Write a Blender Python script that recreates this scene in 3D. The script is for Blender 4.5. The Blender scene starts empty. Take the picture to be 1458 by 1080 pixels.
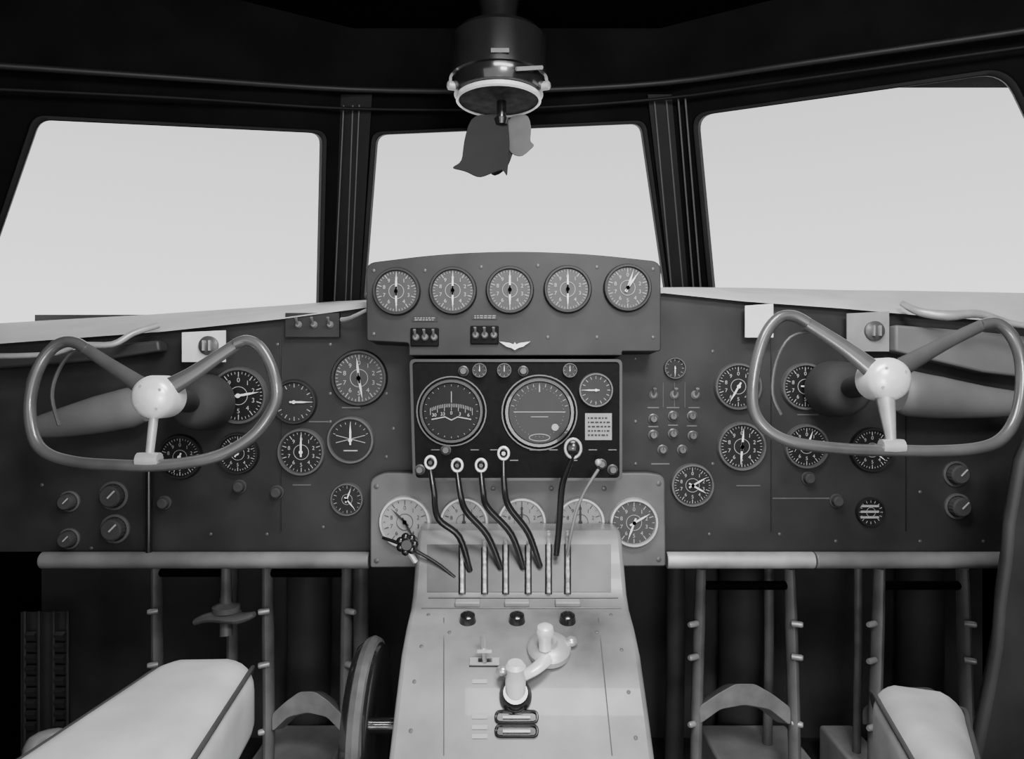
import bpy, bmesh, math, random
from mathutils import Vector, Matrix
random.seed(4)
F=1000.0; CZ=1.05
def P(u,v,y): return Vector(((u-729)/F*y, y, CZ-(v-540)/F*y))
def D(u,v): return Vector(((u-729)/F,1.0,-(v-540)/F))
CAM=Vector((0,0,CZ))
COL=bpy.context.scene.collection
# ---------------- materials
def mat(name,c,rough=.6,metal=0,var=.12,scale=30,bump=.0,coat=0,emit=0,spec=.5):
    m=bpy.data.materials.new(name); m.use_nodes=True
    nt=m.node_tree; b=nt.nodes['Principled BSDF']
    tc=nt.nodes.new('ShaderNodeTexCoord'); n=nt.nodes.new('ShaderNodeTexNoise')
    n.inputs['Scale'].default_value=scale; n.inputs['Detail'].default_value=6
    nt.links.new(tc.outputs['Object'],n.inputs['Vector'])
    cr=nt.nodes.new('ShaderNodeValToRGB')
    lo=c*(1-var); hi=min(1,c*(1+var))
    cr.color_ramp.elements[0].position=.3; cr.color_ramp.elements[1].position=.7
    cr.color_ramp.elements[0].color=(lo,lo,lo,1); cr.color_ramp.elements[1].color=(hi,hi,hi,1)
    nt.links.new(n.outputs['Fac'],cr.inputs['Fac']); nt.links.new(cr.outputs['Color'],b.inputs['Base Color'])
    b.inputs['Roughness'].default_value=rough; b.inputs['Metallic'].default_value=metal
    b.inputs['Coat Weight'].default_value=coat; b.inputs['Specular IOR Level'].default_value=spec
    if bump:
        bp=nt.nodes.new('ShaderNodeBump'); bp.inputs['Strength'].default_value=bump; bp.inputs['Distance'].default_value=.002
        nt.links.new(n.outputs['Fac'],bp.inputs['Height']); nt.links.new(bp.outputs['Normal'],b.inputs['Normal'])
    return m
M_wall=mat('dark_lining_paint',.003,.8,var=.4,scale=8,spec=.05)
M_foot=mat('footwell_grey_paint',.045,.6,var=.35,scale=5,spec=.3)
M_post=mat('post_paint',.005,.6,var=.3,scale=10,spec=.15)
M_rib=mat('rib_metal',.05,.45,.2)
M_ceil=mat('ceiling_cloth',.002,.9,var=.5,scale=60,bump=.3,spec=.04)
M_floor=mat('floor_metal',.03,.6,var=.3,scale=12,spec=.3)
M_plate=mat('footplate_metal',.35,.5,var=.2,scale=14)
M_board=mat('board_crackle_paint',.021,.55,var=.45,scale=7,bump=.1,spec=.3)
M_coam=mat('coaming_paint',.55,.45,var=.12,scale=10)
M_hood=mat('hood_paint',.022,.5,var=.3,scale=12,bump=.1,spec=.3)
M_auto=mat('black_wrinkle_paint',.004,.6,var=.3,scale=80,bump=.1,spec=.10)
M_grey=mat('grey_panel_paint',.095,.5,var=.3,scale=9)
M_ped=mat('pedestal_grey_paint',.18,.36,var=.5,scale=7,bump=.15,coat=.1)
M_bezel=mat('bezel_black',.012,.35,coat=.2)
M_bezelg=mat('bezel_grey',.07,.35)
M_face=mat('dial_face_black',.010,.4,spec=.3)
M_facel=mat('dial_face_grey',.26,.5)
M_facem=mat('dial_face_medium',.035,.5)
M_faceb=mat('gyro_face_black',.006,.5,spec=.2)
M_mark=mat('dial_paint_white',.36,.6,var=.05)
M_markd=mat('dial_paint_black',.02,.6,var=.05)
M_steel=mat('bright_metal',.65,.25,.7,var=.1)
M_alu=mat('satin_aluminium',.45,.38,.4,var=.25,scale=20)
M_black=mat('black_bakelite',.010,.2,coat=.6)
M_rim=mat('wheel_rubber',.075,.28,.1,coat=.6,var=.25,scale=15)
M_hub=mat('hub_cap_metal',.85,.3,.3,var=.08)
M_leather=mat('light_leather',.56,.5,var=.14,scale=12,bump=.5)
M_leatherd=mat('leather_side',.05,.6,var=.15,scale=18,bump=.3)
M_arm=mat('pedal_arm_paint',.15,.42,var=.35,scale=12)
M_pedal=mat('pedal_cast_metal',.20,.45,var=.3,scale=20)
M_card=mat('white_card',.8,.7,var=.06)
M_fair=mat('fairing_paint',.13,.5,var=.15,scale=10)
M_house=mat('housing_paint',.045,.75,var=.3,scale=10,spec=.2)
M_ledge=mat('ledge_paint',.03,.5,var=.3,scale=8)
M_lens=mat('lens_grey',.03,.7,var=.6,scale=40,spec=.05)
M_blade=mat('fan_blade_rubber',.010,.6,spec=.15)
M_bladel=mat('fan_blade_light',.10,.6,spec=.2)
M_side=mat('side_frame_paint',.025,.5,var=.5,scale=6,bump=.4,spec=.25)
M_trim=mat('trim_wheel_rim',.10,.3,.2,var=.3)
def glassmat():
    m=bpy.data.materials.new('window_glass'); m.use_nodes=True; nt=m.node_tree
    nt.nodes.clear(); o=nt.nodes.new('ShaderNodeOutputMaterial'); t=nt.nodes.new('ShaderNodeBsdfTransparent')
    t.inputs['Color'].default_value=(.98,.98,.98,1)
    g=nt.nodes.new('ShaderNodeBsdfGlossy'); g.inputs['Roughness'].default_value=.4
    x=nt.nodes.new('ShaderNodeMixShader'); x.inputs[0].default_value=.004
    nt.links.new(t.outputs[0],x.inputs[1]); nt.links.new(g.outputs[0],x.inputs[2]); nt.links.new(x.outputs[0],o.inputs[0]); return m
M_glass=glassmat()
# ---------------- builder
WL={}
def setp(o,**k):
    for a,b in k.items():
        if b is not None: o[a]=b
class B:
    def __init__(s): s.bm=bmesh.new(); s.mi=0
    def f(s,vs):
        try:
            q=s.bm.faces.new(vs); q.material_index=s.mi; return q
        except ValueError: return None
    def loft(s,rings,closed=False,cap=True):
        R=[[s.bm.verts.new(p) for p in r] for r in rings]; n=len(R[0]); m=len(R)
        for i in range(m if closed else m-1):
            a=R[i]; b=R[(i+1)%m]
            for j in range(n): s.f([a[j],a[(j+1)%n],b[(j+1)%n],b[j]])
        if cap and not closed: s.f(R[0][::-1]); s.f(R[-1])
    def prism(s,pts,off):
        off=Vector(off); s.loft([[Vector(p) for p in pts],[Vector(p)+off for p in pts]])
    def box(s,c,sz,rot=None):
        c=Vector(c); h=Vector(sz)/2; rot=rot or Matrix.Identity(3)
        q=[c+rot@Vector((x*h.x,-h.y,z*h.z)) for x,z in((-1,-1),(1,-1),(1,1),(-1,1))]
        s.prism(q,rot@Vector((0,2*h.y,0)))
    def lathe(s,c,ax,prof,seg=32,cap=True):
        c=Vector(c); ax=Vector(ax).normalized(); a=ax.orthogonal().normalized(); b=ax.cross(a)
        s.loft([[c+ax*h+(a*math.cos(t)+b*math.sin(t))*max(r,1e-5) for t in [2*math.pi*i/seg for i in range(seg)]] for r,h in prof],cap=cap)
    def tube(s,pts,rad,seg=12,closed=False,flat=1.0,flatdir=None,sub=0):
        pts=[Vector(p) for p in pts]
        if not isinstance(rad,(list,tuple)): rad=[rad]*len(pts)
        rad=list(rad)
        if sub:
            n=len(pts); q=[];rr=[]
            rg=range(n if closed else n-1)
            for i in rg:
                if closed: p0,p1,p2,p3=[pts[(i+k)%n] for k in(-1,0,1,2)]
                else: p0=pts[max(i-1,0)];p1=pts[i];p2=pts[i+1];p3=pts[min(i+2,n-1)]
                for k in range(sub):
                    t=k/sub
                    q.append(.5*((2*p1)+(p2-p0)*t+(2*p0-5*p1+4*p2-p3)*t*t+(3*p1-p0-3*p2+p3)*t**3))
                    rr.append(rad[i]*(1-t)+rad[(i+1)%n]*t)
            if not closed: q.append(pts[-1]); rr.append(rad[-1])
            pts=q; rad=rr
        n=len(pts); T=[]
        for i in range(n):
            if closed: t=pts[(i+1)%n]-pts[i-1]
            else: t=pts[min(i+1,n-1)]-pts[max(i-1,0)]
            T.append(t.normalized())
        a=(Vector(flatdir) if flatdir else T[0].orthogonal()); rings=[]
        for i in range(n):
            a=(a if not flatdir else Vector(flatdir)); a=(a-T[i]*a.dot(T[i])).normalized(); b=T[i].cross(a)
            rings.append([pts[i]+(a*math.cos(t)*flat+b*math.sin(t))*rad[i] for t in [2*math.pi*k/seg for k in range(seg)]])
        s.loft(rings,closed=closed)
    def sphere(s,c,r,sx=1,seg=16):
        s.lathe(c,(0,0,1),[(r*math.sin(math.pi*i/10),-r*sx*math.cos(math.pi*i/10)) for i in range(11)],seg)
    def done(s,name,mats,parent=None,bevel=0,ang=38,sub=0,**props):
        bmesh.ops.recalc_face_normals(s.bm,faces=s.bm.faces[:])
        vs=s.bm.verts
        lo=Vector([min(v.co[i] for v in vs) for i in range(3)]); hi=Vector([max(v.co[i] for v in vs) for i in range(3)])
        o=Vector(((lo.x+hi.x)/2,(lo.y+hi.y)/2,lo.z))
        for v in vs: v.co-=o
        me=bpy.data.meshes.new(name); s.bm.to_mesh(me); s.bm.free()
        for m in (mats if isinstance(mats,(list,tuple)) else [mats]): me.materials.append(m)
        me.polygons.foreach_set('use_smooth',[True]*len(me.polygons)); me.set_sharp_from_angle(angle=math.radians(ang))
        ob=bpy.data.objects.new(name,me); COL.objects.link(ob)
        WL[ob.name]=o; ob.location=o
        if parent: ob.parent=parent; ob.location=o-WL[parent.name]
        if bevel:
            b=ob.modifiers.new('bevel','BEVEL'); b.width=bevel; b.segments=3; b.limit_method='ANGLE'; b.angle_limit=math.radians(35)
        setp(ob,**props); return ob
def empty(name,loc,label,category,group=None):
    o=bpy.data.objects.new(name,None); o.empty_display_size=.05; COL.objects.link(o); o.location=loc; WL[o.name]=Vector(loc)
    setp(o,label=label,category=category,group=group); return o
def rpoly(pts,r,n=6):
    out=[]; N=len(pts)
    if not isinstance(r,(list,tuple)): r=[r]*N
    for i in range(N):
        p=Vector(pts[i]); a=Vector(pts[i-1])-p; b=Vector(pts[(i+1)%N])-p
        if r[i]<=0: out.append(p); continue
        rr=min(r[i],a.length*.45,b.length*.45); s=p+a.normalized()*rr; e=p+b.normalized()*rr
        for k in range(n+1):
            t=k/n; out.append((1-t)**2*s+2*t*(1-t)*p+t*t*e)
    return out
GL={}
def glyph(ch):
    if ch in GL: return GL[ch]
    c=bpy.data.curves.new('g','FONT'); c.body=ch; c.size=1; c.align_x='CENTER'; c.align_y='CENTER'
    o=bpy.data.objects.new('g',c); COL.objects.link(o); bpy.context.view_layer.update()
    me=bpy.data.meshes.new_from_object(o.evaluated_get(bpy.context.evaluated_depsgraph_get()))
    GL[ch]=([v.co.copy() for v in me.vertices],[list(p.vertices) for p in me.polygons])
    bpy.data.objects.remove(o); bpy.data.curves.remove(c); bpy.data.meshes.remove(me); return GL[ch]
def text(b,ch,c,size):
    V,Fs=glyph(ch); c=Vector(c)
    vs=[b.bm.verts.new(c+Vector((v.x*size,0,v.y*size))) for v in V]
    for f in Fs: b.f([vs[i] for i in f])
def screw(par,c,n=(0,-1,0),r=.0033,m=None):
    b=B(); b.lathe(c,n,[(r,0),(r,.001),(r*.6,.0018),(1e-5,.0018)],10); b.done('screw',m or M_bezelg,parent=par)
# ---------------- structure: window wall
m_=.3
def plane3(a,b,c): n=(b-a).cross(c-a).normalized(); return (a,n)
def hit(pl,u,v):
    a,n=pl; d=D(u,v); return CAM+d*((a-CAM).dot(n)/d.dot(n))
def cen_y(v):
    b=(540-v)/F; return (1.85+m_*(1.25-CZ))/(1+m_*b)
def CP(u,v): return P(u,v,cen_y(v))
plC=plane3(CP(500,100),CP(900,100),CP(700,400))
bR=lambda v:953+(v-170)*25/240; bL=lambda v:497-(v-190)*10/240
plR=plane3(CP(bR(170),170),CP(bR(410),410),P(1458,415,1.5))
plL=plane3(CP(bL(190),190),CP(bL(430),430),P(0,430,1.5))
wins={1:(plL,[(57,171),(458,190),(452,452),(-52,485)],[16,16,6,6]),
      2:(plC,[(537,192),(912,176),(948,425),(519,425)],[14,14,6,6]),
      3:(plR,[(993,165),(1428,104),(1590,440),(1018,430)],[22,34,6,10])}
outer={1:[(-420,-120),(bL(10),10),(bL(620),620),(-420,700)],
       2:[(bL(10),10),(bR(10),10),(bR(620),620),(bL(620),620)],
       3:[(bR(10),10),(1800,-160),(1800,700),(bR(620),620)]}
b=B()
for k in (1,2,3):
    pl,w,r=wins[k]; inn=rpoly(w,r); es=[]
    for loop in (inn,outer[k]):
        vs=[b.bm.verts.new(hit(pl,p[0],p[1])) for p in loop]
        es+=[b.bm.edges.new((vs[i],vs[(i+1)%len(vs)])) for i in range(len(vs))]
    bmesh.ops.triangle_fill(b.bm,use_beauty=True,edges=es)
bmesh.ops.remove_doubles(b.bm,verts=b.bm.verts[:],dist=1e-4)
b.done('wall_front',M_wall,kind='structure',label='dark painted windshield wall with three openings')
for k in (1,2,3):
    pl,w,r=wins[k]; n=pl[1].copy()
    if n.y>0: n=-n
    inn=rpoly(w,r)
    pts=[hit(pl,p.x,p.y) for p in inn]; c=sum(pts,Vector())/len(pts)
    b=B()
    def ring(off,grow): return [p+n*off+(p-c).normalized()*grow for p in pts]
    b.loft([ring(-.02,0),ring(.008,0),ring(.010,.003),ring(.010,.012),ring(.004,.016),ring(-.02,.016)],closed=True)
    wo=b.done('window_%d'%k,M_post,kind='structure',label='windshield window frame with rounded corners')
    b=B(); b.f([b.bm.verts.new(p-n*.012) for p in pts]); b.done('window_pane',M_glass,parent=wo)
tn=0
def rib(pl,u0,v0,u1,v1,rad,m=M_rib,off=.012):
    global tn; tn+=1
    n=pl[1].copy(); n=-n if n.y>0 else n
    b=B(); b.tube([hit(pl,u0,v0)+n*off,hit(pl,(u0+u1)/2,(v0+v1)/2)+n*off,hit(pl,u1,v1)+n*off],rad,8)
    b.done('trim_%d'%tn,m,kind='structure',label='thin vertical rib on the windshield post')
for u0,u1 in ((487,474),(500,490),(513,501)): rib(plC if u0>500 else plL,u0,150,u1,430,.0022,off=.014)
for u0,u1 in ((930,955),(951,975),(968,990),(978,1000)): rib(plC if u0<940 else plR,u0,140,u1,415,.0025,off=.014)
for pl,q in ((plC,[(470,135),(531,135),(512,440),(462,440)]),(plC,[(921,135),(955,135),(980,425),(955,425)])):
    tn+=1; b=B(); n=pl[1].copy(); n=-n if n.y>0 else n
    b.prism([hit(pl,*p)+n*.011 for p in q],-n*.008); b.done('trim_%d'%tn,M_post,kind='structure',label='dark windshield post cover plate')
def rail(path,rad,mt):
    global tn; tn+=1; b=B(); b.tube(path,rad,10,sub=4); b.done('trim_%d'%tn,mt,kind='structure',label='dark curved rail above the windows')
def wp(u,v,off=.03):
    pl=plL if u<bL(v) else plR if u>bR(v) else plC
    n=pl[1].copy(); n=-n if n.y>0 else n
    return hit(pl,u,v)+n*off
rail([wp(u,v) for u,v in ((-200,85),(0,95),(250,112),(497,128),(729,131),(940,120),(1150,90),(1458,45),(1600,22))],.007,mat('rail_paint',.010,.5,spec=.25))
rail([wp(u,v) for u,v in ((-200,120),(0,128),(250,140),(497,155),(729,156),(940,142),(1150,112),(1458,68),(1600,50))],.004,M_post)
b=B(); b.box((0,.7,1.90),(2.84,2.6,.04)); b.done('ceiling',M_ceil,kind='structure',label='dark cloth-lined cockpit ceiling')
b=B(); b.box((0,.75,-.02),(2.84,2.74,.04)); b.done('floor',M_floor,kind='structure',label='dark metal cockpit floor')
for s,nm in ((-1,'wall_left'),(1,'wall_right')):
    b=B(); x=s*1.38
    b.prism([Vector((x,y,z)) for y,z in ((-.6,0),(2.1,0),(2.1,1.0),(1.45,1.08),(1.36,1.3),(1.28,1.88),(-.6,1.88))],(s*.04,0,0)); b.done(nm,M_wall,kind='structure',label='dark cockpit side wall')
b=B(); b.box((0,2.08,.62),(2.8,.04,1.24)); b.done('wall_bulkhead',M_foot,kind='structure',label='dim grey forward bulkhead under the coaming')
# ---------------- coaming
fr=[(-260,505),(-100,488),(0,481),(230,464),(400,446),(520,430),(620,424),(729,420),(850,412),(945,409),(1060,421),(1200,431),(1300,440),(1458,452),(1560,462),(1700,480)]
bk=[(-330,482),(-100,464),(0,459),(210,447),(400,434),(478,428),(620,422),(729,420),(850,414),(985,408),(1080,409),(1200,412),(1300,413),(1458,416),(1560,421),(1720,440)]
b=B(); fv=[b.bm.verts.new(P(u,v,1.40)) for u,v in fr]; ff=[b.bm.verts.new(P(u,v+8,1.385)) for u,v in fr]
bv=[b.bm.verts.new(wp(u,v,.005)) for u,v in bk]
for i in range(len(fr)-1):
    b.f([fv[i],fv[i+1],bv[i+1],bv[i]]); b.f([ff[i],ff[i+1],fv[i+1],fv[i]])
tn+=1; b.done('trim_%d'%tn,M_coam,ang=60,label='light-painted coaming shelf between panel and windshield',kind='structure')
# ---------------- main board
b=B()
poly=[P(u,v+5,1.40) for u,v in fr]+[P(1700,785,1.40),P(-240,785,1.40)]
b.prism(poly,(0,.02,0))
board=b.done('instrument_panel',M_board,label='wide dark instrument panel with round gauges and switches',category='instrument panel')
Y=1.40
for a,c in ((60,526),(949,1158),(1160,1430)):  # stretch right of the pedestal gets lighter material, its stronger light put into colour
    b=B(); b.tube([P(a,797,1.385),P(c,797,1.385)],.0165,16); b.done('panel_lip',M_alu if a==949 else M_arm,parent=board,bevel=.002,label='rounded metal lip along the lower edge')
for u in (400,1098,1290):
    b=B(); b.box(P(u,620,Y-.001),(.002,.002,.38)); b.done('panel_seam',M_bezel,parent=board)
def gauge(par,u,v,r,y,face=None,bez=None,mk=None,needle=(0,),digits=True,ticks=40,inner=True,style='dial'):
    c=P(u,v,y); R=r/F*y; face=face or M_face; bez=bez or M_bezel; mk=mk or M_mark; n=Vector((0,-1,0))
    b=B(); b.lathe(c,n,[(R*1.04,-.002),(R*1.04,.004),(R*.99,.010),(R*.91,.010),(R*.88,.004)],40,cap=False)
    b.mi=1; b.lathe(c,n,[(R*.90,.002),(R*.89,.0045),(1e-5,.0045)],40)
    g=b.done('gauge',[bez,face],parent=par)
    b=B(); f=c+n*.0055
    if style=='dial':
        for i in range(ticks):
            a=2*math.pi*i/ticks; maj=i%(max(1,ticks//10))==0
            L=R*(.18 if maj else .08); w=max(R*.020,.0004)*(1.5 if maj else 1)
            rr=R*.85-L/2; rot=Matrix.Rotation(a,3,'Y')
            b.box(f+rot@Vector((0,0,rr)),(w,.0004,L),rot)
        if digits and r>=28:
            for i in range(10):
                a=2*math.pi*i/10; text(b,str(i),f+Vector((math.sin(a)*R*.55,-.0004,math.cos(a)*R*.55)),R*.23)
        if inner: b.lathe(f,n,[(R*.33,0),(R*.33,.0005),(R*.31,.0005),(R*.31,0)],28,cap=False)
    elif style=='compass':
        for i in range(25):
            x=(i-12)*R*.055; L=R*(.22 if i%4==0 else .11); zz=R*.24-R*.14*((i-12)/12)**2
            b.box(f+Vector((x,0,zz-L/2)),(R*.014,.0004,L))
        for i,t in enumerate(('30','33','0','3','6')): text(b,t,f+Vector(((i-2)*R*.27,-.0004,-R*.06-abs(i-2)*R*.03)),R*.15)
        b.tube([f+Vector((-R*.62,0,-R*.26)),f+Vector((-R*.2,0,-R*.18)),f+Vector((0,0,-R*.28)),f+Vector((R*.2,0,-R*.18)),f+Vector((R*.62,0,-R*.26))],.0012,6)
        b.box(f+Vector((0,0,R*.45)),(.0012,.0004,R*.35))
        for i in range(24):
            a=2*math.pi*i/24; rot=Matrix.Rotation(a,3,'Y'); b.box(f+rot@Vector((0,0,R*.82)),(.0006,.0004,R*.05),rot)
    elif style=='horizon':
        b.box(f+Vector((0,0,R*.02)),(R*1.5,.0004,.0012))
        b.box(f+Vector((0,0,-R*.12)),(R*.5,.0004,.001)); b.box(f+Vector((0,0,R*.7)),(.002,.0004,R*.2))
        for i in range(-6,7):
            rot=Matrix.Rotation(i*.22,3,'Y'); b.box(f+rot@Vector((0,0,R*.8)),(.0008,.0004,R*.09),rot)
        for i in range(40):
            a=2*math.pi*i/40; b.box(f+Vector((math.sin(a)*R*.7,0,math.cos(a)*R*.7)),(.0008,.0004,.0008))
        b.lathe(f+Vector((R*.45,0,-R*.42)),n,[(R*.10,0),(R*.10,.002),(1e-5,.002)],16)
        b.tube([f+Vector((R*.3*math.cos(t),0,-R*.72+R*.1*math.sin(t))) for t in [2*math.pi*i/20 for i in range(20)]],.0007,5,closed=True)
    elif style=='turn':
        for a in (.25,-.25): 
            rot=Matrix.Rotation(a,3,'Y'); b.box(f+Vector((0,0,R*.05)),(R*1.3,.0004,R*.025),rot)
        for i in range(-4,5):
            rot=Matrix.Rotation(i*.3,3,'Y'); b.box(f+rot@Vector((0,0,R*.75)),(.0008,.0004,R*.1),rot)
        b.box(f+Vector((0,0,-R*.45)),(R*.6,.0004,R*.05))
    b.done('dial_markings',mk,parent=g)
    for a in needle:
        b=B(); rot=Matrix.Rotation(math.radians(a),3,'Y'); q=f+n*.002; L=R*.76
        pts=[q+rot@Vector(p) for p in ((-R*.035,0,-R*.2),(R*.035,0,-R*.2),(R*.04,0,L*.5),(0,0,L),(-R*.04,0,L*.5))]
        b.prism(pts,(0,-.0008,0)); b.lathe(q,n,[(R*.08,0),(R*.08,.002),(1e-5,.002)],16); b.done('needle',M_card if mk is M_mark else mk,parent=g)
    return g
def knob(par,u,v,r,y,m=M_black,cap=M_mark,name='knob',L=.014,dot=True):
    c=P(u,v,y); R=r/F*y; n=(0,-1,0); b=B()
    b.lathe(c,n,[(R*1.25,-.001),(R*1.25,.003),(R,.004),(R*.92,L),(R*.7,L+.002),(1e-5,L+.002)],20)
    if dot: b.mi=1; b.box(P(u,v-r*.45*.9,y)-Vector((0,L+.0025,0)),(R*.16,.001,R*.7))
    return b.done(name,[m,cap],parent=par)
def bigknob(par,u,v,r):
    c=P(u,v,Y); R=r/F*Y; b=B(); n=Vector((0,-1,0))
    b.lathe(c,n,[(R*1.15,-.001),(R*1.15,.004),(R*.95,.005)],28,cap=False)
    k=18
    rings=[]
    for h,s in ((.004,1),(.018,.95),(.021,.8)):
        rings.append([c+n*h+Vector((math.cos(t),0,math.sin(t)))*R*.85*s*(1+.06*(i%2)) for i,t in enumerate([2*math.pi*j/(2*k) for j in range(2*k)])])
    b.mi=1; b.loft(rings); b.mi=2; b.box(c+n*.022+Vector((R*.2,0,R*.2)),(R*.12,.001,R*.8),Matrix.Rotation(.78,3,'Y'))
    b.done('rheostat_knob',[M_bezelg,M_house,M_mark],parent=par)
def toggle(par,u,v,y,r=6,m=M_steel):
    c=P(u,v,y); R=r/F*y; b=B()
    b.lathe(c,(0,-1,0),[(R*1.3,-.001),(R*1.3,.002),(R,.004),(R*.8,.006),(1e-5,.006)],14)
    b.tube([c+Vector((0,-.004,0)),c+Vector((0,-.016,.010)),c+Vector((0,-.018,.013))],[R*.35,R*.5,R*.55],8)
    return b.done('toggle_switch',m,parent=par)
def plate(par,u,v,w,h,y,m=M_mark,name='name_plate',th=.0015,lines=0,lm=M_markd):
    b=B(); b.box(P(u,v,y)-Vector((0,th/2,0)),(w/F*y,th,h/F*y)); o=b.done(name,m,parent=par)
    if lines:
        b=B()
        for i in range(lines):
            x=u-w*.4
            while x<u+w*.36:
                ww=random.uniform(.05,.14)*w; b.box(P(x+ww/2,v-h*.4+h*.8*(i+.5)/lines,y)-Vector((0,th+.0004,0)),(ww/F*y,.0005,h*.25/lines*1.4/F*y)); x+=ww+w*.04
        b.done('engraved_lines',lm,parent=o)
    return o
gauge(board,512,538,39,Y,M_facem,needle=(-6,170)); gauge(board,500,626,33,Y,style='turn',needle=(0,),bez=M_bezelg)
gauge(board,430,643,33,Y,needle=(0,),bez=M_bezelg,ticks=30); gauge(board,341,563,40,Y,needle=(80,),bez=M_bezelg)
gauge(board,340,645,29,Y,needle=(40,)); gauge(board,420,572,31,Y,bez=M_board,face=M_board,digits=False,inner=False,needle=(90,),ticks=24)
gauge(board,258,650,31,Y,needle=(200,)); gauge(board,495,710,23,Y,M_face,needle=(20,140),bez=M_bezelg,digits=False,ticks=20)
for u,v,r in ((163,705,18),(165,752,18),(100,713,13),(100,766,13)): bigknob(board,u,v,r)
for u,v in ((342,692),(395,700),(235,715),(1150,680),(1190,712)): knob(board,u,v,8,Y,m=M_house,dot=False)
gauge(board,1050,550,33,Y,needle=(-150,),bez=M_bezelg); gauge(board,1055,635,34,Y,needle=(5,185),bez=M_trim)
gauge(board,985,690,30,Y,needle=(60,120),bez=M_trim); gauge(board,1145,550,33,Y,needle=(95,),bez=M_trim); gauge(board,1147,635,31,Y,needle=(20,),bez=M_bezelg)
gauge(board,1238,728,20,Y,needle=(),digits=False,ticks=16); gauge(board,1240,640,31,Y,needle=(130,))
for u,v,r in ((1360,674,16),(1362,720,16)): bigknob(board,u,v,r)
for v in (720,728,736): plate(board,1238,v,26,3,Y-.006,m=M_facel)
for u,v in ((930,596),(958,592),(985,592),(930,619),(958,617),(986,620),(943,640),(971,640)): knob(board,u,v,6,Y,m=M_trim,cap=M_markd,L=.008,dot=True)
gauge(board,960,524,15,Y,digits=False,ticks=12,inner=False,needle=(180,),bez=M_bezelg)
for u in (930,960,990): toggle(board,u,562,Y,5,M_arm)
for u in (944,960,975):
    b=B(); b.box(P(u,562,Y-.001),(.0012,.002,.05)); b.done('guide_line',M_bezelg,parent=board)
for u,v,w in ((930,580,16),(958,580,18),(988,580,16),(930,607,14),(958,605,14),(985,606,14),(940,660,26),(1145,709,90),(1065,691,34),(1150,590,30),(455,600,30),(430,690,26),(500,580,26)):
    plate(board,u,v,w,2,Y,m=M_trim)
for u,v in ((470,490),(470,560),(470,600),(550,560),(550,650),(460,750),(380,760),(300,760),(130,780),(60,690),(905,510),(905,600),(905,660) ,(1015,500),(1015,660),(1010,760),(1110,760),(1190,770),(1310,700),(1310,770),(1400,770),(1110,500),(1190,590),(395,490),(560,610)):
    screw(board,P(u,v,Y))
plate(board,447,463,76,34,Y,m=M_hood,name='switch_box',th=.012)
for u in (425,447,470): toggle(board,u,462,Y-.012,4,M_arm)
b=B(); b.tube([P(212,662,1.385),P(212,788,1.385)],.0065,10); b.done('conduit',M_black,parent=board)
def card(u0,v0,u1,v1,disc,lab,m=M_card):
    b=B(); b.prism([P(*q,1.372) for q in ((u0,v0),(u1,v0-3),(u1,v1),(u0,v1))],(0,.003,0)); 
    o=b.done('correction_card',m,label=lab,category='card')
    b=B(); b.box(P((u0+u1)/2,(v0+v1)/2,1.381),((u1-u0)/F*1.3,.012,(v1-v0)/F*1.2)); b.done('card_holder',M_bezelg,parent=o)
    if disc:
        b=B(); c=P((u0+u1)/2+8,(v0+v1)/2-2,1.372)
        b.lathe(c,(0,-1,0),[(.019,0),(.019,.006),(.012,.010),(1e-5,.010)],24); b.done('dial',M_bezelg,parent=o)
        for k in (-1,1):
            b=B(); b.box(c+Vector((k*.006,-.0125,0)),(.004,.005,.02)); b.done('clip',M_steel,parent=o)
card(259,473,321,515,True,'white compass correction card with round dark dial')
card(1061,435,1101,480,False,'plain white correction card on the panel top')
card(1206,446,1266,500,True,'pale grey correction card beside the control wheel',M_facel)
# ---------------- side ledges
for s in (-1,1):
    b=B()
    if s<0: q=[(-200,515),(60,502),(225,484),(228,500),(150,512),(60,520),(-200,540)]
    else: q=[(1275,462),(1400,472),(1660,500),(1660,560),(1400,530),(1275,500)]
    b.prism([P(u,v,1.355) for u,v in q],(0,.035,0)); b.done('side_ledge',M_ledge if s<0 else M_fair,bevel=.005,label='painted ledge at the panel end',category='ledge')
    b=B()
    if s<0: b.tube([P(-100,508,1.30),P(60,505,1.31),P(110,492,1.31),P(160,490,1.31),P(190,474,1.33),P(225,463,1.37)],[.006,.005,.006,.006,.006,.006],10,sub=4)
    else: b.tube([P(1285,432,1.37),P(1310,444,1.33),P(1350,449,1.31),P(1395,447,1.31),P(1450,462,1.31),P(1560,470,1.31)],[.006,.008,.010,.008,.006,.006],10,sub=4)
    b.done('window_latch_handle',M_alu,label='curved metal window latch handle on the side ledge',category='handle')
for s in (-1,1):
    b=B()
    if s<0: pts=[(58,607,16),(95,600,22),(140,590,27),(185,580,29),(205,576,24)]
    else: pts=[(1448,575,18),(1400,572,23),(1340,566,30),(1295,560,33),(1282,558,27)]
    b.tube([P(u,v,1.335) for u,v,r in pts],[r/F*1.33 for u,v,r in pts],20,flat=.8,flatdir=(0,1,0),sub=4)
    b.done('column_fairing',M_fair,label='tapered pale fairing behind the control wheel',category='fairing')
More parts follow.
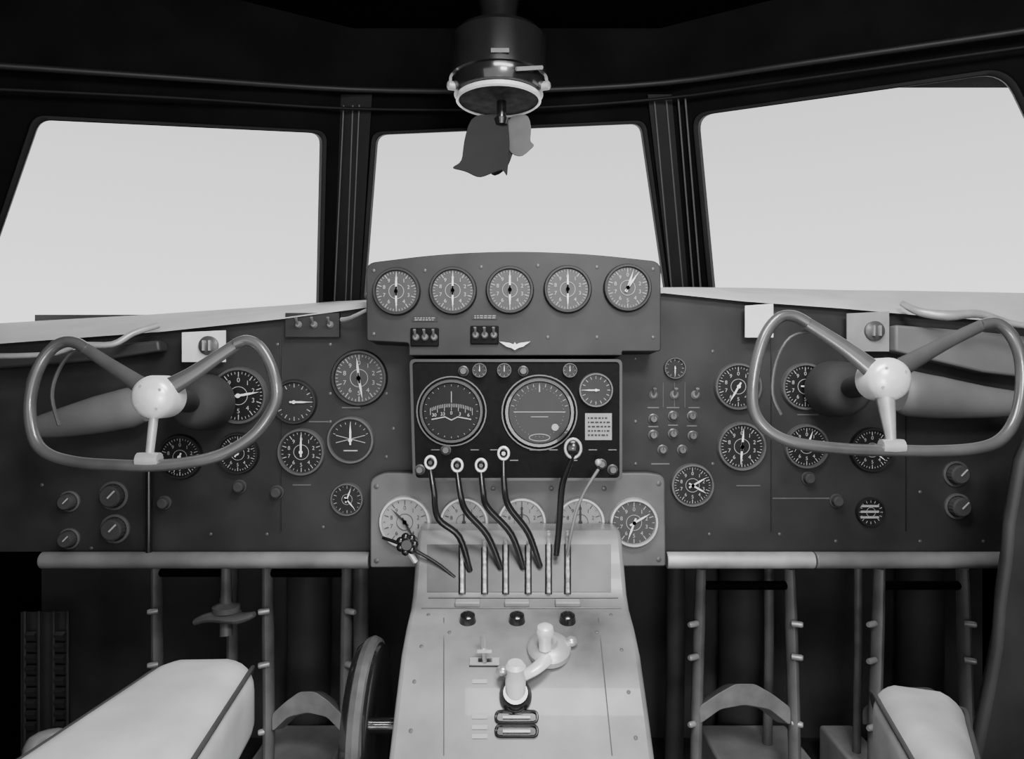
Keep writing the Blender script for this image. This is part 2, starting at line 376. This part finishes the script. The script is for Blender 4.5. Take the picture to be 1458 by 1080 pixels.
# ---------------- hood
YH=1.30
hp=rpoly([(521,374),(628,361),(733,357),(838,361),(941,372),(941,500),(886,500),(886,506),(582,506),(582,488),(522,485)],[14,60,60,60,14,5,2,2,2,4,4])
b=B(); b.loft([[P(p.x,p.y,YH) for p in hp],[P(p.x,p.y,YH)+Vector((0,.02,0)) for p in hp],[P(p.x,p.y,YH)+Vector((0,.084,-.003)) for p in hp]])
hood=b.done('engine_gauge_hood',M_hood,bevel=.005,ang=30,label='arched grey hood carrying five round gauges',category='instrument hood')
for i,(u,v) in enumerate(((565,415),(645,414),(726,413),(808,412),(893,410))):
    gauge(hood,u,v,33,YH,M_facem,bez=M_hood,needle=((0,180) if i<4 else (18,35)),ticks=40)
for u,v in ((605,480),(690,477)):
    b=B(); b.box(P(u,v,YH)-Vector((0,.003,0)),(.052,.006,.034)); b.done('switch_plate',M_auto,parent=hood,bevel=.002)
    for k in (-13,0,13): toggle(hood,u+k,v,YH-.006,4,M_arm)
    plate(hood,u,v-26,36,7,YH,m=M_hood,lines=2,lm=M_facel)
b=B(); b.prism([P(u,v,YH-.006) for u,v in ((711,486),(726,488),(731,490),(733,487),(735,490),(740,488),(755,486),(745,493),(738,495),(733,498),(728,495),(721,493))],(0,.006,0)); b.done('winged_badge',M_steel,parent=hood,label='bright slim metal spread-wing badge')
for u,v in ((532,385),(930,383),(532,475),(930,480),(605,385),(685,380),(766,378),(850,380),(780,480),(850,480)): screw(hood,P(u,v,YH))
b=B(); b.tube([P(487,455,1.37),P(500,452,1.35),P(524,440,1.32)],[.005,.004,.003],8,sub=3); b.done('hood_strut',M_alu,parent=hood)
# ---------------- autopilot panel
YA=1.305
b=B(); b.prism([P(u,v,YA) for u,v in rpoly([(583,511),(886,511),(886,684),(588,684)],8)],(0,.053,0))
auto=b.done('autopilot_panel',M_auto,bevel=.003,label='black autopilot panel with gyro instruments and knobs',category='autopilot panel')
b=B()
q0=rpoly([(583,511),(886,511),(886,684),(588,684)],8); q1=rpoly([(587,515),(882,515),(882,680),(592,680)],6)
b.loft([[P(p.x,p.y,YA-.003) for p in q0],[P(p.x,p.y,YA-.003) for p in q1],[P(p.x,p.y,YA) for p in q1],[P(p.x,p.y,YA) for p in q0]],closed=True); b.done('panel_rim',M_bezel,parent=auto)
def flare(par,u,v,r):
    b=B(); b.lathe(P(u,v,YA),(0,-1,0),[(r/F*YA,0),(r/F*YA,.004),((r-2)/F*YA,.004),((r-2)/F*YA,0)],40,cap=False); b.done('gauge_ring',M_bezelg,parent=par)
flare(auto,643,585,50); flare(auto,768,587,54)
gauge(auto,643,585,45,YA,M_faceb,style='compass',needle=()); gauge(auto,768,587,49,YA,M_face,style='horizon',needle=(),bez=M_bezel)
gauge(auto,848,555,24,YA,M_face,digits=False,ticks=16,inner=False,needle=(-90,),bez=M_bezelg)
for u in (683,718,811): gauge(auto,u,527,10,YA,digits=False,ticks=8,inner=False,needle=(0,),bez=M_bezelg)
plate(auto,852,607,38,38,YA,m=M_facel,lines=5)
for u,v in ((598,668),(635,640),(872,668),(660,528),(745,528),(856,660)): knob(auto,u,v,6,YA,m=M_bezelg,L=.01,dot=False)
for u in range(620,880,28): plate(auto,u,640 if u%3 else 655,12,1.6,YA,m=M_bezelg)
# ---------------- grey engine gauge panel
YG=1.36
b=B(); b.prism([P(u,v,YG) for u,v in rpoly([(527,682),(545,673),(925,673),(947,677),(948,806),(527,808)],[10,10,8,10,4,4])],(0,.022,0))
gp=b.done('engine_instrument_board',M_grey,bevel=.003,label='light grey gauge board above the pedestal',category='instrument panel')
gauge(gp,577,742,36,YG-.001,M_facel,bez=M_alu,mk=M_markd,needle=(-45,150),ticks=20)
gauge(gp,902,743,34,YG-.001,M_facem,bez=M_alu,needle=(60,200),ticks=20)
for u in (661,743,826): gauge(gp,u,742,34,YG-.001,M_facel,bez=M_alu,mk=M_markd,needle=(0,),ticks=20)
for u,v in ((536,692),(938,688),(536,798),(938,796),(618,695),(702,695),(785,695),(860,695)): screw(gp,P(u,v,YG),r=.005)
# ---------------- pedestal
PX0,PX1=-.172,.199
prof=[(1.345,.776),(1.285,.774),(1.265,.760),(1.235,.712),(1.215,.682),(1.19,.664),(1.14,.650),(1.088,.626),(1.03,.575),(.976,.523),(.90,.44)]
b=B()
q=[(1.345,0)]+prof+[(.90,0)]
b.prism([Vector((PX0,y,z)) for y,z in q],(PX1-PX0,0,0))
ped=b.done('control_pedestal',M_ped,bevel=.008,ang=30,label='grey painted centre pedestal with levers and cranks',category='pedestal')
def PED(u,v,lift=0):
    bz=(540-v)/F
    for (y0,z0),(y1,z1) in zip(prof[:-1],prof[1:]):
        k=(z1-z0)/(y1-y0); y=(z0-k*y0-CZ)/(bz-k)
        if min(y0,y1)-1e-6<=y<=max(y0,y1)+1e-6:
            n=Vector((0,-(z1-z0)/(y1-y0)*1.0,1)).normalized()
            return P(u,v,y)+n*lift,n
    return P(u,v,1.26),Vector((0,-.5,.8))
M_rod=mat('worn_rod_metal',.42,.4,.2,var=.7,scale=120)
b=B(); rows=[[PED(u,v,.0012)[0] for u in (608,870)] for v in (775,785,800,815,830,843)]
vs=[[b.bm.verts.new(p) for p in r] for r in rows]
for i in range(len(vs)-1): b.f([vs[i][0],vs[i][1],vs[i+1][1],vs[i+1][0]])
b.done('quadrant_plate',mat('quadrant_plate_paint',.06,.4,var=.5,scale=12),parent=ped,label='darker grey worn quadrant plate')
for u,v0 in ((658,776),(690,779),(720,776),(752,776),(781,775),(808,775)):
    b=B(); pts=[PED(u,v,.0016)[0] for v in (v0,785,800,815,830,846)]
    b.tube(pts,.0062,8,flat=.25,flatdir=(0,-.6,.8)); sl=b.done('lever_slot',M_bezel,parent=ped,label='dark lever slot')
    b=B(); pr=[p+Vector((0,-.004,.003)) for p in pts]; top=pts[0]+Vector((0,-.012,.012 if u<770 else .026))
    b.tube([top]+pr,[.003,.0036,.0038,.003,.0036,.003,.0034],8); b.done('lever_rod',M_rod,parent=sl,label='worn pale lever rod')
b=B(); b.tube([PED(610,851,.001)[0],PED(743,851,.001)[0],PED(880,851,.001)[0]],.0015,6); b.done('panel_joint',M_bezelg,parent=ped)
b=B(); b.tube([PED(600,866,.001)[0],PED(885,866,.001)[0]],.0012,6); b.done('panel_joint',M_bezelg,parent=ped)
for u in (666,736,808):
    b=B(); c,n=PED(u,860,.004); b.box(c,(.042,.012,.010),Matrix.Rotation(.4,3,'X')); b.done('lever_lock',M_facel,parent=ped,bevel=.002)
    b=B(); c,n=PED(u,884,.004); b.lathe(c,n,[(.014,-.004),(.012,.008),(.006,.012),(1e-5,.012)],16); b.done('lock_knob',M_black,parent=ped)
levers=[([(613,668,1.215),(618,700,1.215),(624,738,1.225),(654,764,1.23),(669,812,1.236)],0),
        ([(651,672,1.215),(656,705,1.215),(664,728,1.222),(694,762,1.23),(713,808,1.236)],0),
        ([(685,672,1.215),(688,700,1.215),(694,722,1.222),(728,760,1.23),(745,808,1.236)],0),
        ([(717,655,1.215),(718,690,1.215),(724,720,1.222),(752,758,1.23),(769,806,1.236)],0),
        ([(816,648,1.20),(808,668,1.21),(800,695,1.22),(796,750,1.23),(792,790,1.235)],1),
        ([(852,668,1.25),(832,700,1.24),(820,730,1.235),(812,765,1.235),(808,790,1.24)],2)]
for pts,kd in levers:
    b=B(); b.tube([P(*p) for p in pts],[.0045,.0055,.006,.006,.0055] if kd<2 else .003,10,sub=5)
    lv=b.done('throttle_lever' if kd==0 else 'mixture_lever',M_black if kd<2 else M_arm,parent=ped,label='dark curved lever')
    u,v,y=pts[0]; c=P(u,v-10,y); R=.0088 if kd==0 else .0135
    if kd<2:
        b=B()
        b.tube([c+Vector((R*math.cos(t),0,R*1.2*math.sin(t))) for t in [2*math.pi*i/20 for i in range(20)]],R*(.28 if kd==0 else .2),10,closed=True)
        b.mi=1; b.lathe(c+Vector((0,.003,0)),(0,-1,0),[(R*.9,-.006),(R*.9,.004),(R*.4,.008),(1e-5,.008)],20)
        b.done('lever_knob',[M_hub if kd==0 else M_alu,M_black],parent=lv,label='ring-shaped knob with bright rim')
    else:
        b=B(); b.sphere(c,.0065); b.done('lever_knob',M_alu,parent=lv)
b=B(); b.tube([P(545,765,1.26),P(580,778,1.245),P(620,800,1.238),P(648,822,1.23)],[.003,.0035,.003,.003],8,sub=4)
lv=b.done('parking_brake_lever',M_black,parent=ped,label='thin black lever with fluted knob')
b=B(); c=P(580,774,1.235)
for i in range(7):
    a=2*math.pi*i/7; b.sphere(c+Vector((math.cos(a)*.013,-.002,math.sin(a)*.013)),.0075,seg=10)
b.lathe(c,(0,-1,0),[(.014,-.008),(.015,.004),(.009,.010),(1e-5,.010)],20); b.done('lever_knob',M_black,parent=lv)
b=B(); b.tube([P(582,785,1.235),P(592,800,1.235)],.005,8); b.done('knob_stem',M_alu,parent=lv)
c0,n0=PED(776,925)
b=B(); b.lathe(c0+Vector((.006,0,0)),n0,[(.034,-.003),(.034,.006),(.028,.012),(.014,.014),(.012,.022),(1e-5,.022)],28)
cr=b.done('trim_crank',M_alu,parent=ped,label='pale cast metal trim crank')
b=B(); b.tube([P(788,925,1.09),P(772,944,1.06),P(752,958,1.045),P(733,962,1.035)],[.013,.011,.010,.014],12,flat=.6,flatdir=(0,-.3,1),sub=4); b.done('crank_arm',M_hub,parent=cr)
b=B(); c=P(776,908,1.075); b.lathe(c,(0,-.2,1),[(.010,-.018),(.010,.0),(.013,.006),(.014,.012),(.012,.019),(.006,.023),(1e-5,.023)],20); b.done('crank_knob',M_hub,parent=cr)
b=B(); c=P(734,978,1.03); b.lathe(c,(0,-.2,1),[(.015,-.010),(.015,.012),(.012,.026),(.015,.034),(.011,.040),(1e-5,.040)],24); b.done('crank_handle',M_hub,parent=cr)
b=B(); c,n=PED(734,992,.002); b.lathe(c,n,[(.024,-.004),(.024,.006),(.018,.014),(1e-5,.014)],24); b.done('crank_boss',M_black,parent=cr)
for k,(u,v) in enumerate(((813,918),(716,963))):
    b=B(); c,n=PED(u,v,.008 if k==0 else .02); b.sphere(c,.010,.8); b.done('crank_stud',M_steel,parent=cr)
b=B(); c,n=PED(690,942,.001); b.box(c,(.045,.012,.003),Matrix.Rotation(.8,3,'X')); sl=b.done('selector_lever',M_bezel,parent=ped,label='small steel selector lever in a dark gate')
b=B(); b.tube([c,P(689,930,1.075),P(688,905,1.07)],[.004,.004,.005],10); b.box(P(690,926,1.07),(.022,.005,.005)); b.done('lever_handle',M_steel,parent=sl)
b=B(); b.tube([PED(668,948,.001)[0],PED(712,948,.001)[0]],.0015,6); b.done('scale_line',M_markd,parent=ped)
for u,v in ((683,970),(683,1020),(683,1035),(683,1048)):
    b=B(); c,n=PED(u,v,.001); b.box(c,(.022,.006,.001),Matrix.Rotation(.75,3,'X')); b.done('name_plate',M_mark,parent=ped)
for v in (1021,1041):
    b=B(); pts=rpoly([(706,v-8),(765,v-8),(765,v+8),(706,v+8)],8,5); b.tube([PED(p.x,p.y,.002)[0] for p in pts],.0022,8,closed=True)
    b.f([b.bm.verts.new(PED(p.x,p.y,.0008)[0]) for p in pts]); b.done('selector_slot',M_black,parent=ped)
    b=B(); b.tube([PED(716,v,.002)[0],PED(755,v,.002)[0]],.0028,8); b.done('slot_insert',M_alu,parent=ped)
for u,v in ((610,875),(870,875),(600,920),(885,925),(590,970),(895,985),(585,1040),(905,1050),(640,900),(850,900)):
    c,n=PED(u,v,0); screw(ped,c,n,.003,M_grey)
for k in (0,1):
    b=B(); b.tube([PED(632-k*6+ (226+(v-880)*.1)*k,v,.001)[0] for v in (880,930,1000,1075)],.0008,5); b.done('panel_seam',M_grey,parent=ped)
# trim wheel
RW=.120
b=B(); c=Vector((-.214,1.045,.655-RW)); 
b.lathe(c-Vector((.019,0,0)),(1,0,0),[(RW*.75,0),(RW*.95,.002),(RW,.010),(RW,.028),(RW*.95,.036),(RW*.75,.038),(.03,.030),(1e-5,.030)],48)
tw=b.done('trim_wheel',M_black,parent=ped,label='large black elevator trim wheel with grey rim')
b=B(); b.tube([c+Vector((.002,RW*.96*math.cos(t),RW*.96*math.sin(t))) for t in [2*math.pi*i/48 for i in range(48)]],.0115,8,closed=True); b.done('wheel_rim',M_trim,parent=tw)
b=B(); b.tube([c,c+Vector((.045,0,0))],.012,12); b.done('wheel_axle',M_black,parent=tw)
# ---------------- control wheels
def cwheel(hub,rim,r_spoke,l_spoke,lowbot,y,lab,big,inner):
    e=empty('control_yoke',P(hub[0],hub[1]+60,y),lab,'control wheel','pair of aircraft control wheels')
    def yy(v): return y-(v-hub[1])*.00022
    b=B(); b.tube([P(u,v,yy(v)) for u,v in rim],.0088,14,sub=5); b.done('wheel_rim',M_rim,parent=e,label='thin worn grey rim with pale highlights')
    for sp in (l_spoke,r_spoke):
        b=B(); b.tube([P(u,v,yy(v)) for u,v in sp],[.015,.012,.010,.009][:len(sp)],12,flat=.55,flatdir=(0,1,0),sub=3); b.done('spoke',M_rim,parent=e)
    b=B(); b.tube([P(hub[0]-2,hub[1]+20,yy(hub[1]+20)),P(*lowbot,yy(lowbot[1]))],[.007 if not big else .014,.006],10); b.lathe(P(*lowbot,yy(lowbot[1])),(1,0,0),[(.0115,-.016),(.012,0),(.0115,.016)],12)
    b.done('lower_spoke',M_alu,parent=e,label='bright metal lower spoke')
    b=B(); R=.0325; b.lathe(P(*hub,y),(0,-1,0),[(R,-.03),(R,.006),(R*.93,.014),(R*.7,.021),(R*.35,.025),(1e-5,.026)],36); b.done('hub_cap',M_hub,parent=e,label='bright domed hub cap')
    for i in range(4):
        a=i*math.pi/2+.6; b=B(); b.lathe(P(*hub,y)+Vector((math.cos(a)*R*.62,-.020,math.sin(a)*R*.62)),(0,-1,0),[(.0022,0),(.0022,.003),(1e-5,.003)],8)
        b.done('hub_bolt',M_alu,parent=e)
    b=B(); c=P(*hub,y); d=Vector((c.x*.16,.32,-.02)); b.tube([c+Vector((0,.02,0)),c+d],.020,16); b.done('column_shaft',M_house,parent=e)
    b=B(); b.lathe(c+Vector((c.x*.12,.245,-.018)),(0,1,0),[(.022,0),(.036,.004),(.046,.014),(.052,.035),(.055,.08)],32); b.done('column_housing',M_house,parent=e)
    b=B(); b.tube([P(u,v,y+.03) for u,v in inner],.0028,8,sub=4); b.done('brake_lever',M_rim,parent=e,label='thin curved lever inside the rim')
rimL=[(122,496),(108,488),(90,487),(70,500),(52,530),(42,575),(48,622),(68,646),(110,658),(165,662),(210,663),(262,659),(315,647),(358,622),(384,590),(394,560),(386,522),(370,494),(352,485),(335,490)]
cwheel((222,565),rimL,[(240,552),(270,535),(305,511),(338,489)],[(205,552),(180,535),(150,515),(120,495)],(212,655),1.05,'dark ram-horn control wheel at the captain station',False,[(140,500),(105,500),(82,530),(74,565),(84,605)])
rimR=[(1150,460),(1130,450),(1108,453),(1088,480),(1074,530),(1072,578),(1088,608),(1120,627),(1170,636),(1225,640),(1270,641),(1330,642),(1390,638),(1425,625),(1446,595),(1455,550),(1452,505),(1438,475),(1418,460),(1396,463)]
cwheel((1262,540),rimR,[(1285,522),(1320,502),(1358,482),(1400,462)],[(1240,524),(1210,500),(1178,478),(1146,458)],(1270,636),1.05,'dark ram-horn control wheel at the copilot station',True,[(1160,470),(1125,480),(1105,515),(1100,560),(1112,590)])
# ---------------- rudder pedals
def pedal(ul,ur,vt,vp,splay,y,lab):
    e=empty('rudder_pedal',P((ul+ur)/2,1080,y+.02),lab,'rudder pedal','rudder pedals')
    for s,u in ((-1,ul),(1,ur)):
        b=B(); b.tube([P(u-s*splay,vt-60,y),P(u-s*splay*.6,vp-110,y),P(u,vp+15,y-.02),P(u+s*2,1130,y-.03),P(u+s*2,1270 if y<1.7 else 1140,y-.03)],[.011,.013,.013,.012,.012],12,flat=1.6,flatdir=(0,1,0),sub=3)
        a=b.done('hanger_arm',M_arm,parent=e)
        for v in (vt+20,vp-60,vp+35):
            b=B(); b.lathe(P(u+s*6-s*splay*.3,v,y-.035),(s,-.5,0),[(.007,-.01),(.007,.010),(.005,.014),(1e-5,.014)],10)
            b.done('bolt',M_alu,parent=a)
    b=B(); w=ur-ul; cx=(ul+ur)/2
    top=[(ul+4,vp+10),(cx-w*.28,vp-8),(cx-w*.1,vp-22),(cx+w*.1,vp-22),(cx+w*.28,vp-8),(ur-4,vp+12)]
    bot=[(ur-4,vp+38),(cx+w*.25,vp+14),(cx,vp+8),(cx-w*.25,vp+14),(ul+4,vp+36)]
    b.prism([P(u,v,y-.04) for u,v in rpoly(top+bot,6,3)],(0,.07,-.03)); b.done('foot_plate',M_pedal,parent=e,bevel=.006)
    b=B(); b.tube([P(ul,vt-35,y),P(ur,vt-35,y)],.010,12); b.done('cross_shaft',M_wall,parent=e)
pedal(383,492,850,1006,-2,1.62,'grey cast rudder pedal hung on two arms')
pedal(992,1130,868,995,6,1.62,'grey cast rudder pedal with pointed top')
pedal(1246,1376,868,1000,6,1.62,'grey rudder pedal partly behind the armrest')
pedal(225,330,850,1006,-2,1.78,'shadowed rudder pedal beside the seat armrest')
for i,(a,c) in enumerate(((372,488),(1010,1140),(1190,1240))):
    b=B(); p0=P(a,1058,1.80); p1=P(c,1058,1.80); z=p0.z
    b.box(((p0.x+p1.x)/2,1.80,z/2),(p1.x-p0.x,.20,z)); b.done('foot_rest',M_plate,bevel=.008,label='pale metal heel rest box on the floor',category='foot rest',group='heel rests')
def rod(u,y,rad,lab,m=M_arm):
    b=B(); b.tube([P(u,800,y),P(u,930,y),P(u-3,1100,y),Vector(((u-3-729)/F*y,y,0))],rad,16); b.done('torque_tube',m,label=lab,category='tube')
rod(514,1.74,.019,'grey vertical torque tube under the panel'); rod(1222,1.76,.010,'slim grey vertical control rod under the panel')
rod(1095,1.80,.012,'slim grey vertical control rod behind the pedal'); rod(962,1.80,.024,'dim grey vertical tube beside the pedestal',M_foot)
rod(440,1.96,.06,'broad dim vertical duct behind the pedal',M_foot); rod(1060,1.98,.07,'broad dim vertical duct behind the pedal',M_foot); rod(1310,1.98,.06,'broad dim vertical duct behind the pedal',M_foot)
e=B(); e.tube([P(322,850,1.6),P(322,905,1.58)],.014,12); e.tube([P(278,885,1.56),P(300,878,1.56),P(340,880,1.56),P(362,874,1.56)],[.012,.018,.020,.010],12,flat=.6,flatdir=(0,0,1),sub=3)
e.lathe(P(322,870,1.57),(0,0,1),[(.03,0),(.03,.012),(.012,.02),(.01,.12),(.012,.17)],16)
e.done('adjuster_bracket',M_arm,label='grey metal adjuster bracket hanging in the footwell',category='bracket')
b=B()
for uc in (45,86):
    for k in range(9): 
        c=P(uc,905+k*16,1.72); b.box(c,(.024,.012,.018),Matrix.Rotation(.5,3,'X'))
    for s in (-1,1): b.tube([P(uc+s*10,870,1.72),P(uc+s*10,1145,1.72)],.004,6)
b.box(P(65,1000,1.74),(.12,.006,.45))
b.done('louvred_grille',M_ledge,label='dark slatted heater grille in the footwell',category='grille')
# ---------------- right side frame
b=B(); vb=540+CZ/1.12*1000
sp_=[(1500,590),(1458,625),(1444,655),(1436,700),(1428,745),(1424,800),(1415,860),(1411,920),(1400,980),(1388,1040),(1380,1080),(1372,vb),(1560,vb),(1560,590)]
b.loft([[P(u,v,1.12) for u,v in sp_],[P(u,v,1.12)+Vector((.07,.10,0)) for u,v in sp_]])
tn+=1; b.done('trim_%d'%tn,M_side,bevel=.02,label='dark curved frame beside the copilot footwell',kind='structure')
# ---------------- seats
def seat(far,near,zf,zn,df,dn,s,lab,tilt=0,m=M_leather):
    xc=s*.76
    e=empty('pilot_seat',Vector((xc,.7,0)),lab,'seat','pair of pilot seats')
    b=B(); rings=[]
    N=14; crown=.008 if s<0 else .018
    SH=[(.045,0),(.026,.006),(.012,.016),(.004,.030)]
    for i in range(N):
        if i<4: sh=SH[i][0]; y=df-SH[i][1]
        else: sh=0; t=(i-4)/(N-5); y=df+(dn-df)*(.15+.85*t)
        tt=(y-df)/(dn-df); x0=far[0]+(near[0]-far[0])*tt; x1=far[1]+(near[1]-far[1])*tt; z=zf+(zn-zf)*tt
        pts=[(x0+sh*.7,z-sh),(x1-sh*.7,z-sh-tilt),(x1-sh*.6,z-.11+sh*.4),(x0+sh*.6,z-.11+sh*.4)]
        rp=rpoly(pts,[.03,.04,.02,.02],6); rings.append([Vector((p.x,y,p.y+ (crown*math.sin(math.pi*min(1,max(0,(p.x-x0)/(x1-x0)))) if p.y>z-.06 else 0))) for p in rp])
    b.loft(rings); b.done('armrest_pad',m,parent=e,ang=60,label='light leather padded armrest')
    for kx in (0,1):
        b=B(); pp=[]
        for i in range(8):
            t=i/7; y=df+(dn-df)*(.12+t*.88); x=(far[kx]+(near[kx]-far[kx])*(.12+t*.88))+(.004 if kx==0 else -.004); pp.append(Vector((x,y,zf+(zn-zf)*t-.008-tilt*kx)))
        pp.insert(0,pp[0]+Vector((.008 if kx==0 else -.008,.026,-.010))); pp.insert(0,pp[0]+Vector((.012 if kx==0 else -.012,.010,-.03)))
        b.tube(pp,.0032,8,sub=2); b.done('piping',M_leatherd,parent=e)
    mx=(far[0]+far[1])/2; 
    b=B(); b.tube([Vector((mx,(df+dn)/2,zf-.10)),Vector((mx,(df+dn)/2,.42)),Vector((xc-s*.15,(df+dn)/2,.40))],.014,10); b.done('armrest_bracket',M_arm,parent=e)
    b=B(); b.box((xc+s*.03,.66,.44),(.40,.46,.09)); b.done('seat_cushion',M_leather,parent=e,bevel=.03)
    b=B(); b.box((xc+s*.03,.40,.80),(.42,.09,.66),Matrix.Rotation(.12,3,'X')); b.done('backrest',M_leather,parent=e,bevel=.035)
    b=B(); b.box((xc,.66,.37),(.40,.42,.04)); b.done('seat_pan',M_arm,parent=e,bevel=.006)
    for a,c in ((-.15,.5),(.15,.5),(-.15,.82),(.15,.82)):
        b=B(); b.tube([Vector((xc+a,c,0)),Vector((xc+a,c,.36))],.016,10); b.done('leg',M_arm,parent=e)
    if s<0:
        b=B(); b.tube([P(45,1085,.86),P(50,1060,.88),P(80,1050,.9),P(110,1054,.9)],[.010,.012,.012,.010],10,sub=3); b.done('armrest_latch',M_fair,parent=e)
seat((-.520,-.382),(-.560,-.345),.634,.634,1.07,.72,-1,'light leather pilot seat with long padded armrest')
seat((.514,.658),(.442,.512),.616,.616,1.02,.74,1,'light leather copilot seat with tapered padded armrest',.022,mat('grey_leather',.40,.5,var=.2,scale=12,bump=.5))
# ---------------- cabin fan
YF=1.45
c=P(710,145,YF); e=empty('cabin_fan',Vector((c.x,YF,1.88)),'black drum-shaped cabin fan hanging from the ceiling','fan')
b=B(); cz=P(710,140,YF).z
b.lathe(Vector((c.x,YF,cz)),(0,0,1),[(.080,0.0),(.092,.006),(.097,.02),(.097,.034),(.102,.036),(.102,.044),(.098,.046),(.098,.118),(.090,.128),(.05,.132),(1e-5,.132)],48)
b.done('drum_housing',M_black,parent=e)
b=B(); b.lathe(Vector((c.x,YF,cz-.008)),(0,0,1),[(.082,.002),(.084,-.001),(.088,.002),(.087,.010),(.081,.010)],48,cap=False); b.done('trim_ring',M_hub,parent=e,label='thin bright ring under the housing')
b=B(); b.lathe(Vector((c.x,YF,cz-.004)),(0,0,1),[(.083,0),(.05,-.002),(1e-5,-.003)],40); b.done('lens',M_lens,parent=e,label='mottled dark glass lens')
b=B(); b.lathe(Vector((c.x,YF,cz+.13)),(0,0,1),[(.04,0),(.035,.02),(.05,1.88-cz-.13)],24); b.done('ceiling_mount',M_black,parent=e)
b=B(); b.tube([P(735,98,YF-.098),P(772,96,YF-.07)],.004,8); b.done('clip',M_steel,parent=e,label='bright metal clip')
b=B(); b.box(P(712,72,YF-.1),(.035,.004,.008)); b.done('name_plate',M_bezelg,parent=e)
for s in (-1,1):
    b=B(); b.lathe(P(710+s*66,122,YF-.03),(s,-.4,0),[(.009,-.008),(.009,.008),(.005,.011),(1e-5,.011)],12); b.done('side_screw',M_alu,parent=e)
b=B(); b.lathe(P(714,150,YF),(0,0,-1),[(.010,-.01),(.010,.025),(.016,.028),(.012,.04),(1e-5,.042)],16); b.done('motor_shaft',M_black,parent=e)
def blade(pts,yo,tw,m,lab):
    b=B(); n=len(pts); cu=sum(p[0] for p in pts)/n; rp=rpoly(pts,14,3)
    fr_=[P(p.x,p.y,YF)+Vector((0,yo+tw*(p.x-cu)/60,0)) for p in rp]
    b.prism(fr_,(0,.004,0)); b.done('fan_blade',m,parent=e,bevel=.001,label=lab)
blade([(672,168),(722,160),(726,205),(722,252),(716,240),(682,256),(664,247),(642,244),(658,235),(662,200)],-.01,.02,M_blade,'dark twisted fan blade')
blade([(722,160),(752,160),(757,180),(755,200),(762,206),(742,222),(724,212)],.01,-.03,M_bladel,'lighter grey fan blade')
blade([(700,180),(725,165),(735,200),(722,236),(700,250),(690,215)],.02,.01,M_blade,'dark fan blade behind')
# ---------------- lights, world, camera
w=bpy.data.worlds.new('sky'); bpy.context.scene.world=w; w.use_nodes=True; nt=w.node_tree
bg=nt.nodes['Background']; tc=nt.nodes.new('ShaderNodeTexCoord'); sp=nt.nodes.new('ShaderNodeSeparateXYZ'); cr=nt.nodes.new('ShaderNodeValToRGB')
nt.links.new(tc.outputs['Generated'],sp.inputs[0]); nt.links.new(sp.outputs['Z'],cr.inputs['Fac'])
cr.color_ramp.elements[0].position=.0; cr.color_ramp.elements[0].color=(1,1,1,1); cr.color_ramp.elements[1].position=.35; cr.color_ramp.elements[1].color=(.62,.62,.62,1)
nt.links.new(cr.outputs['Color'],bg.inputs['Color']); bg.inputs['Strength'].default_value=2.0
def area(loc,rot,sx,sy,p):
    l=bpy.data.lights.new('lamp','AREA'); l.shape='RECTANGLE'; l.size=sx; l.size_y=sy; l.energy=p
    o=bpy.data.objects.new('added_fill_light',l); COL.objects.link(o); o.location=loc; o.rotation_euler=rot; return o  # added fill light, not a fixture of the cockpit
area((0.35,-.25,1.78),(math.radians(60),0,math.radians(-4)),.4,.25,20)  # added frontal fill from behind and above the camera
area((0.15,.62,1.86),(math.radians(8),0,0),.6,.25,19)  # added overhead fill to brighten armrests and lower pedestal
area((0.12,-.45,.85),(math.radians(86),0,math.radians(-3)),.35,.25,9)  # added low flood to brighten the footwell
cam=bpy.data.cameras.new('camera'); co=bpy.data.objects.new('camera',cam); COL.objects.link(co)
co.location=CAM; co.rotation_euler=(math.pi/2,0,0); cam.sensor_width=36; cam.lens=F*36/1458; cam.clip_start=.02
bpy.context.scene.camera=co
